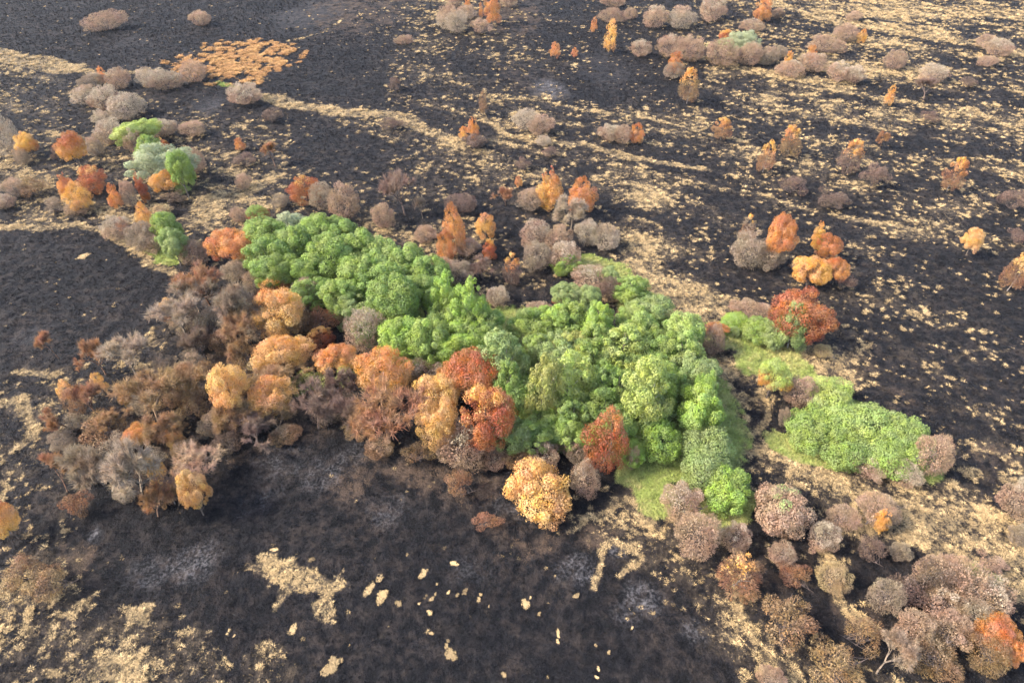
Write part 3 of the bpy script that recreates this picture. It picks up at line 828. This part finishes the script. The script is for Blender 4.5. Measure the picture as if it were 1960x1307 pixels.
ORD = ["leftmost", "second from left", "third from left", "fourth from left", "fifth from left", "sixth from left", "seventh from left", "eighth from left", "ninth from left", "tenth from left", "eleventh from left", "twelfth from left"]

rows = []
for zone, txt in SURVEY:
    for q in txt.replace("\n", " ").split(";"):
        q = q.split()
        if not q: continue
        rows.append(dict(kind=q[0], box=tuple(float(a) for a in q[1:5]), col=q[5], tint=(q[6], float(q[7])) if len(q) > 7 else None, zone=zone))
by = {}
for w_ in rows:
    look = COL[w_['col']][1]
    if w_['tint']: look = COL[w_['col']][1] + " and " + COL[w_['tint'][0]][1]
    w_['look'] = look
    by.setdefault((w_['zone'], look, KIND[w_['kind']][1]), []).append(w_)
for (zone, look, sing), L in by.items():
    L.sort(key=lambda a: a['box'][0] + a['box'][2])
    plural = KIND[L[0]['kind']][2]
    for k, a in enumerate(L):
        if len(L) == 1:
            extra = ""
            if len((look + sing + zone).split()) < 7: extra = "the "
            a['label'] = f"{look} {sing} {zone}"
        else:
            o = "rightmost" if k == len(L) - 1 else ORD[k]
            a['label'] = f"{o} of {look} {plural} {zone}"

BARKS = {'P': (.10, .08, .06), 'D': (.10, .08, .06), 'G': (.12, .10, .085), 'B': (.42, .38, .33), 'O': (.16, .12, .09), 'R': (.12, .09, .07), 'C': (.10, .08, .06), 'S': (.10, .08, .06), 'W': (.13, .10, .09), 'T': (.11, .08, .07)}
placed = []
def place(a, idx):
    kd = a['kind']; x0, y0, x1, y1 = a['box']
    r = random.Random(idx * 31 + 5)
    cx, cyy = (x0 + x1) / 2, (y0 + y1) / 2
    grow = 1.4 if kd in 'GB' and a['col'][0] == 'g' else 1.0 if kd == 'B' else {'N': 1.15, 'T': 1.15, 'R': 1.06}.get(kd, 1.06)
    if 'gold' in a['zone'] and kd == 'R': grow *= 1.04
    Wp, Hp = (x1 - x0) * grow, (y1 - y0) * grow
    zc_unit = {'G': 1.25, 'B': 1.2, 'O': 1.15, 'R': 1.25, 'C': 1.2, 'W': .62, 'T': .7, 'N': 1.0, 'H': 1.2, 'S': .62, 'P': .62, 'D': .62}[kd]
    # iterate: size from distance, then distance from size
    z = 1.0
    for _ in range(4):
        p = at(cx, cyy, z + 0.0)
        vec = p - np.array([0, 0, CAM_H]); dist = vec[1] * CP - vec[2] * SP
        s = FPX / dist
        th = math.atan2(CAM_H - z, math.hypot(p[0], p[1]))
        rx = Wp / 2 / s; hh_ = Hp / 2 / s
        if kd in 'WTSPD':
            # dome: cut near the ground, so the visible half height is about (1+.3)/2 of the full ellipsoid
            hv = hh_ * 1.16
        else:
            hv = hh_
        q = hv * hv - (rx * math.sin(th)) ** 2
        lo = {'S': .55, 'P': .8, 'D': .8, 'W': .62, 'T': .55, 'G': .75, 'B': .9, 'O': .7, 'R': .7, 'C': .9, 'N': .6, 'H': .8}[kd] * rx
        rz = math.sqrt(q) / math.cos(th) if q > 0 else 0
        ryy = rx
        if rz < lo:
            rz = lo
            q2 = hv * hv - (rz * math.cos(th)) ** 2
            ryy = math.sqrt(q2) / math.sin(th) if q2 > 0 else 0
            if ryy < .5 * rx:
                ryy = .5 * rx
                rz = max(.35 * rx, min(rz, math.sqrt(max(hv * hv - (ryy * math.sin(th)) ** 2, 0)) / math.cos(th)))
        if kd in 'SPD':
            rz = (.62 if kd == 'S' else .92) * rx
            ryy = min(1.3 * rx, max(.6 * rx, math.sqrt(max(hv * hv - (rz * math.cos(th)) ** 2, 0)) / math.sin(th)))
        rz = min(rz, 2.6 * rx)
        zc = zc_unit * rz
        if kd in 'WTSPD': zc = .5 * rz
        z = zc
    gz = float(height(p[0], p[1]))
    v = r.randrange(NV[kd])
    pr = PROTO[kd, v]
    if kd == 'R' and False: pass
    root = bpy.data.objects.new(KIND[kd][0], None)
    root.empty_display_size = .3
    yaw = -math.atan2(p[0], p[1])
    turn = r.randrange(4)
    sx, sy = (rx, ryy) if turn % 2 == 0 else (ryy, rx)
    root.location = (p[0], p[1], gz)
    root.rotation_euler = (r.uniform(-.09, .09), r.uniform(-.09, .09), yaw + turn * math.pi / 2 + r.uniform(-.2, .2))
    root.scale = (sx, sy, rz)
    root["label"] = a['label']; root["category"] = KIND[kd][4]; root["group"] = KIND[kd][3]
    C.objects.link(root)
    col = albedo(a['col']) * r.uniform(.92, 1.08)
    def part(name, me, color, tint=None, lev=9.0):
        o = bpy.data.objects.new(name, me)
        C.objects.link(o); o.parent = root
        o.color = (*[float(q) for q in color], 1)
        o["tint"] = [float(q) for q in (tint if tint is not None else color)]
        o["tint_level"] = float(lev)
        return o
    tint, lev = None, 9.0
    if a['tint']: tint, lev = albedo(a['tint'][0]), a['tint'][1]
    elif kd in 'OR' and a['col'][0] != 'g': tint, lev = albedo({'or': 'ru', 'am': 'or', 'pe': 'or', 'ru': 'am', 're': 'ru', 'ye': 'pe'}.get(a['col'], 'or')), r.uniform(.75, 1.1)
    elif kd in 'W' and r.random() < .5: tint, lev = albedo('pa' if a['col'] == 'pk' else 'pk'), r.uniform(.4, .8)
    if kd == 'N':
        part("twigs", pr[0], np.minimum(col * 1.35, .5))
        part("trunk", pr[1], np.minimum(col * .95 + .02, .5))
    elif kd == 'H':
        part("crown", pr[0], col, albedo('am'), r.uniform(.8, 1.0))
        part("trunk", pr[1], (.20, .17, .15))
        part("bare_twigs", pr[2], albedo(r.choice(['pu', 'rb', 'br'])))
    else:
        part("crown", pr[0], col, tint, lev)
        part("stems" if kd in 'WTSPD' else "trunk", pr[1], BARKS[kd])
    placed.append((p[0], p[1], max(rx, ryy), kd, a['col']))
for k, a in enumerate(rows):
    place(a, k)

# ------------------------------------------------------------------ grass tufts
def tuft_mesh(name, seed, mat, blades=26, h=.15, spread=.17, w=.0085, droop=.8):
    r = np.random.default_rng(seed)
    an = r.uniform(0, 6.283, blades)
    rad = np.sqrt(r.uniform(0, 1, blades)) * spread * .55
    base = np.stack([np.cos(an) * rad, np.sin(an) * rad, np.full(blades, -.03)], 1)
    out = np.stack([np.cos(an), np.sin(an), np.zeros(blades)], 1) + r.normal(0, .35, (blades, 3)) * [1, 1, 0]
    hh2 = h * r.uniform(.55, 1.1, blades)
    mid = base + out * (spread * .35) + np.stack([0 * hh2, 0 * hh2, hh2 * .8], 1)
    tip = base + out * (spread * r.uniform(.7, 1.3, (blades, 1))) + np.stack([0 * hh2, 0 * hh2, hh2 * (1 - .5 * droop * r.uniform(0, 1, blades))], 1)
    side = np.stack([-np.sin(an), np.cos(an), 0 * an], 1) * (w * r.uniform(.6, 1.4, (blades, 1)))
    v = np.stack([base - side, base + side, mid + side * .9, mid - side * .9, tip], 1).reshape(-1, 3)
    b = np.arange(blades)[:, None] * 5
    q = np.concatenate([b, b + 1, b + 2, b + 3], 1); t = np.concatenate([b + 3, b + 2, b + 4], 1)
    return mesh_np(name, v, [q, t], mat, {"rnd": np.repeat(r.uniform(0, 1, blades), 5)})

def scatter(name, label, pts, scl, meshes):
    """one mass of tufts: geometry nodes put a tuft on every point"""
    src = bpy.data.collections.new(name + "_tufts")
    for k, m in enumerate(meshes):
        src.objects.link(bpy.data.objects.new(name + "_tuft", m))
    me = bpy.data.meshes.new(name)
    me.vertices.add(len(pts))
    me.vertices.foreach_set("co", np.asarray(pts, np.float32).ravel())
    a = me.attributes.new("tuft_scale", 'FLOAT', 'POINT'); a.data.foreach_set("value", np.asarray(scl, np.float32))
    r = np.random.default_rng(len(pts))
    rot = np.stack([r.normal(0, .12, len(pts)), r.normal(0, .12, len(pts)), r.uniform(0, 6.283, len(pts))], 1)
    a = me.attributes.new("tuft_rotation", 'FLOAT_VECTOR', 'POINT'); a.data.foreach_set("vector", rot.astype(np.float32).ravel())
    ob = bpy.data.objects.new(name, me)
    ob["kind"] = "stuff"; ob["label"] = label; ob["category"] = "grass"
    C.objects.link(ob)
    ng = bpy.data.node_groups.new(name + "_nodes", 'GeometryNodeTree')
    ng.interface.new_socket("Geometry", in_out='INPUT', socket_type='NodeSocketGeometry')
    ng.interface.new_socket("Geometry", in_out='OUTPUT', socket_type='NodeSocketGeometry')
    gi = ng.nodes.new("NodeGroupInput"); go = ng.nodes.new("NodeGroupOutput")
    ci = ng.nodes.new("GeometryNodeCollectionInfo")
    ci.inputs[0].default_value = src
    ci.inputs["Separate Children"].default_value = True
    ci.inputs["Reset Children"].default_value = True
    ip = ng.nodes.new("GeometryNodeInstanceOnPoints")
    ip.inputs["Pick Instance"].default_value = True
    na = ng.nodes.new("GeometryNodeInputNamedAttribute"); na.data_type = 'FLOAT'; na.inputs[0].default_value = "tuft_scale"
    nr = ng.nodes.new("GeometryNodeInputNamedAttribute"); nr.data_type = 'FLOAT_VECTOR'; nr.inputs[0].default_value = "tuft_rotation"
    e2r = ng.nodes.new("FunctionNodeEulerToRotation")
    L = ng.links.new
    L(gi.outputs[0], ip.inputs["Points"]); L(ci.outputs[0], ip.inputs["Instance"])
    L(na.outputs[0], ip.inputs["Scale"]); L(nr.outputs[0], e2r.inputs[0]); L(e2r.outputs[0], ip.inputs["Rotation"])
    L(ip.outputs[0], go.inputs[0])
    md = ob.modifiers.new("tufts", 'NODES'); md.node_group = ng
    return ob

# candidate points, thinning with distance
def candidates(n0, seed):
    r = np.random.default_rng(seed)
    yy = r.uniform(13, 235, n0)
    xx = r.uniform(-1, 1, n0) * (yy * .86 + 22)
    return xx, yy
def zs(x, y):
    return height(x, y) + (fbm(x / .75, y / .75, 101, 3) - .5) * .34
TS = lambda yy: np.clip(.70 + yy / 150, .85, 1.7)     # far tussocks are larger clumps
xx, yy = candidates(640000, 3)
sw, g2, a2, h2, b2, d2 = cover(xx, yy)
u = rng.uniform(0, 1, len(xx))
m = (u < .05 + sw ** 1.5 * .75) & (sw > .18) & ((g2 < .35) | (u < .10)) & (b2 < .5)
scatter("straw_tussocks", "pale straw tussocks of unburnt moor grass over the blackened ground", np.stack([xx, yy, zs(xx, yy)], 1)[m], (TS(yy) * (.45 + .6 * sw) * rng.uniform(.55, 1.35, len(xx)))[m],
        [tuft_mesh("straw_tuft", 10 + k, M_straw) for k in range(5)])
m = (g2 > .3) & (u < .2 + .5 * g2)
scatter("green_grass", "fresh green grass around the trees that survived", np.stack([xx, yy, zs(xx, yy)], 1)[m], (TS(yy) * rng.uniform(.5, 1.0, len(xx)))[m],
        [tuft_mesh("green_tuft", 30 + k, M_green, 44, .3, .26) for k in range(3)])
m = (b2 > .5) & (u < .9)
scatter("bracken", "orange scorched bracken patch in the upper left", np.stack([xx, yy, zs(xx, yy)], 1)[m], (TS(yy) * rng.uniform(.6, 1.1, len(xx)))[m],
        [tuft_mesh("bracken_tuft", 40 + k, M_bracken, 30, .17, .26, .025) for k in range(3)])
m = (sw < .5) & (g2 < .4) & (b2 < .4) & (u > .62) & (h2 < .3) & (a2 < .12)
scatter("charred_heather", "low charred heather stubble on the burnt ground", np.stack([xx, yy, zs(xx, yy)], 1)[m], (TS(yy) * rng.uniform(.5, 1.2, len(xx)))[m],
        [tuft_mesh("char_tuft", 50 + k, M_char, 14, .15, .14, .010) for k in range(4)])
m = (sw < .3) & (g2 < .3) & (b2 < .3) & (h2 > .34) & (a2 < .4) & (u < .30)
scatter("singed_grass", "brown singed grass lying over the ash", np.stack([xx, yy, zs(xx, yy)], 1)[m], (TS(yy) * rng.uniform(.5, 1.1, len(xx)))[m],
        [tuft_mesh("singed_tuft", 60 + k, M_rust, 20, .13, .30, .007, 1.4) for k in range(4)])

# ------------------------------------------------------------------ isolated clumps of straw on the lower burn
CLUMPS = """801 1087 820 1110;852 1071 874 1083;697 1110 723 1145;719 1126 753 1158;759 1148 776 1165;810 1130 822 1142;817 1140 832 1152;830 1131 837 1140;832 1114 840 1122;852 1128 862 1138;867 1131 882 1141;882 1123 896 1138;
911 1139 924 1153;933 1155 937 1163;818 1168 834 1182;820 1208 835 1217;849 1229 862 1242;854 1242 882 1276;961 1286 975 1300;993 1136 1015 1162;1027 1168 1036 1178;1062 1200 1073 1221;1091 1133 1110 1146;1135 1227 1142 1236;1160 1241 1170 1251;
1141 1270 1150 1282;1135 1288 1147 1296;1243 1168 1256 1177;798 1149 807 1156;616 1256 655 1300;552 1195 569 1224;434 1202 444 1212;446 1214 453 1222;586 1067 606 1079;522 1049 542 1059;145 485 173 499;146 1074 156 1081;1012 1140 1018 1148;1206 1195 1214 1203;
776 1055 783 1065"""
def clump_mesh(seed):
    r = np.random.default_rng(seed)
    V, F4, F3, RN, n = [], [], [], [], 0
    lob = r.normal(0, .45, (4, 2)); lr = r.uniform(.3, .5, 4)
    for k in range(26):
        j = r.integers(4); an = r.uniform(0, 6.28); rr = lr[j] * math.sqrt(r.uniform())
        c = np.array([lob[j, 0] + math.cos(an) * rr, lob[j, 1] + math.sin(an) * rr, 0])
        B = 30
        a = r.uniform(0, 6.283, B); ra = np.sqrt(r.uniform(0, 1, B)) * .12
        base = c + np.stack([np.cos(a) * ra, np.sin(a) * ra, np.full(B, -.05)], 1)
        out = np.stack([np.cos(a), np.sin(a), 0 * a], 1)
        h = r.uniform(.25, .5, B)
        mid = base + out * .12 + np.stack([0 * h, 0 * h, h], 1)
        tip = base + out * .30 + np.stack([0 * h, 0 * h, h * .8], 1)
        sd = np.stack([-np.sin(a), np.cos(a), 0 * a], 1) * .016
        V.append(np.stack([base - sd, base + sd, mid + sd, mid - sd, tip], 1).reshape(-1, 3))
        b = n + np.arange(B)[:, None] * 5; n += B * 5
        F4.append(np.concatenate([b, b + 1, b + 2, b + 3], 1)); F3.append(np.concatenate([b + 3, b + 2, b + 4], 1))
        RN.append(np.repeat(r.uniform(0, 1, B), 5))
    return mesh_np("straw_clump", np.concatenate(V), [np.concatenate(F4), np.concatenate(F3)], M_straw, {"rnd": np.concatenate(RN)})
CM = [clump_mesh(900 + k) for k in range(6)]
cl = sorted([tuple(float(v) for v in q.split()) for q in CLUMPS.replace("\n", "").split(";")], key=lambda b: b[0] + b[2])
big = [b for b in cl if max(b[2] - b[0], b[3] - b[1]) >= 15.5 and b[1] > 600]
tiny = [b for b in cl if b not in big and b[1] > 600]
NTH = ["leftmost", "second", "third", "fourth", "fifth", "sixth", "seventh", "eighth", "ninth", "tenth", "eleventh", "twelfth", "thirteenth", "fourteenth", "fifteenth", "sixteenth", "seventeenth", "eighteenth", "nineteenth", "twentieth", "twenty-first", "twenty-second", "twenty-third", "twenty-fourth", "twenty-fifth", "twenty-sixth", "twenty-seventh"]
for k, b in enumerate(cl):
    p = at((b[0] + b[2]) / 2, (b[1] + b[3]) / 2)
    d = p[1] * CP + CAM_H * SP
    o = bpy.data.objects.new("straw_clump", CM[k % 6])
    rx = (b[2] - b[0]) / 2 / (FPX / d); th = math.atan2(CAM_H, p[1])
    ry = (b[3] - b[1]) / 2 / (FPX / d) / math.sin(th)
    o.location = (p[0], p[1], float(zs(p[0:1], p[1:2])[0]))
    o.scale = (rx * .9, ry * .9, min(rx, ry) * .5)
    o.rotation_euler = (0, 0, random.choice((0, math.pi)) + random.uniform(-.3, .3))
    if b[1] < 600: lab = "single pale straw clump on the left black burn"
    elif b in big:
        i_ = big.index(b)
        lab = ("leftmost" if i_ == 0 else "rightmost" if i_ == len(big) - 1 else NTH[i_] + " from left") + " of the larger straw clumps on the lower black burn"
    else:
        i_ = tiny.index(b)
        lab = ("leftmost" if i_ == 0 else "rightmost" if i_ == len(tiny) - 1 else NTH[i_] + " from left") + " of the tiny straw tufts on the lower black burn"
    o["label"] = lab; o["category"] = "grass clump"; o["group"] = "isolated straw clumps on the burnt ground"
    C.objects.link(o)
print("things", len(rows))

# ------------------------------------------------------------------ thin haze in the air over the moor
HZ = (-5200, 5200, -4200, 5200, -8, CAM_H + 6)
hv_ = np.array([(x_, y_, z_) for z_ in HZ[4:6] for y_ in HZ[2:4] for x_ in HZ[0:2]], float)
hf_ = np.array([(0, 2, 3, 1), (4, 5, 7, 6), (0, 1, 5, 4), (2, 6, 7, 3), (0, 4, 6, 2), (1, 3, 7, 5)])
hm, hnt = new_mat("haze")
pv = node(hnt, "ShaderNodeVolumePrincipled")
pv.inputs["Color"].default_value = (.86, .90, 1.0, 1)
pv.inputs["Density"].default_value = .00004
ho = node(hnt, "ShaderNodeOutputMaterial")
hnt.links.new(pv.outputs[0], ho.inputs["Volume"])
hz = bpy.data.objects.new("haze", mesh_np("haze", hv_, hf_, hm))
hz["kind"] = "stuff"
hz["label"] = "thin pale haze in the air over the moor"
C.objects.link(hz)
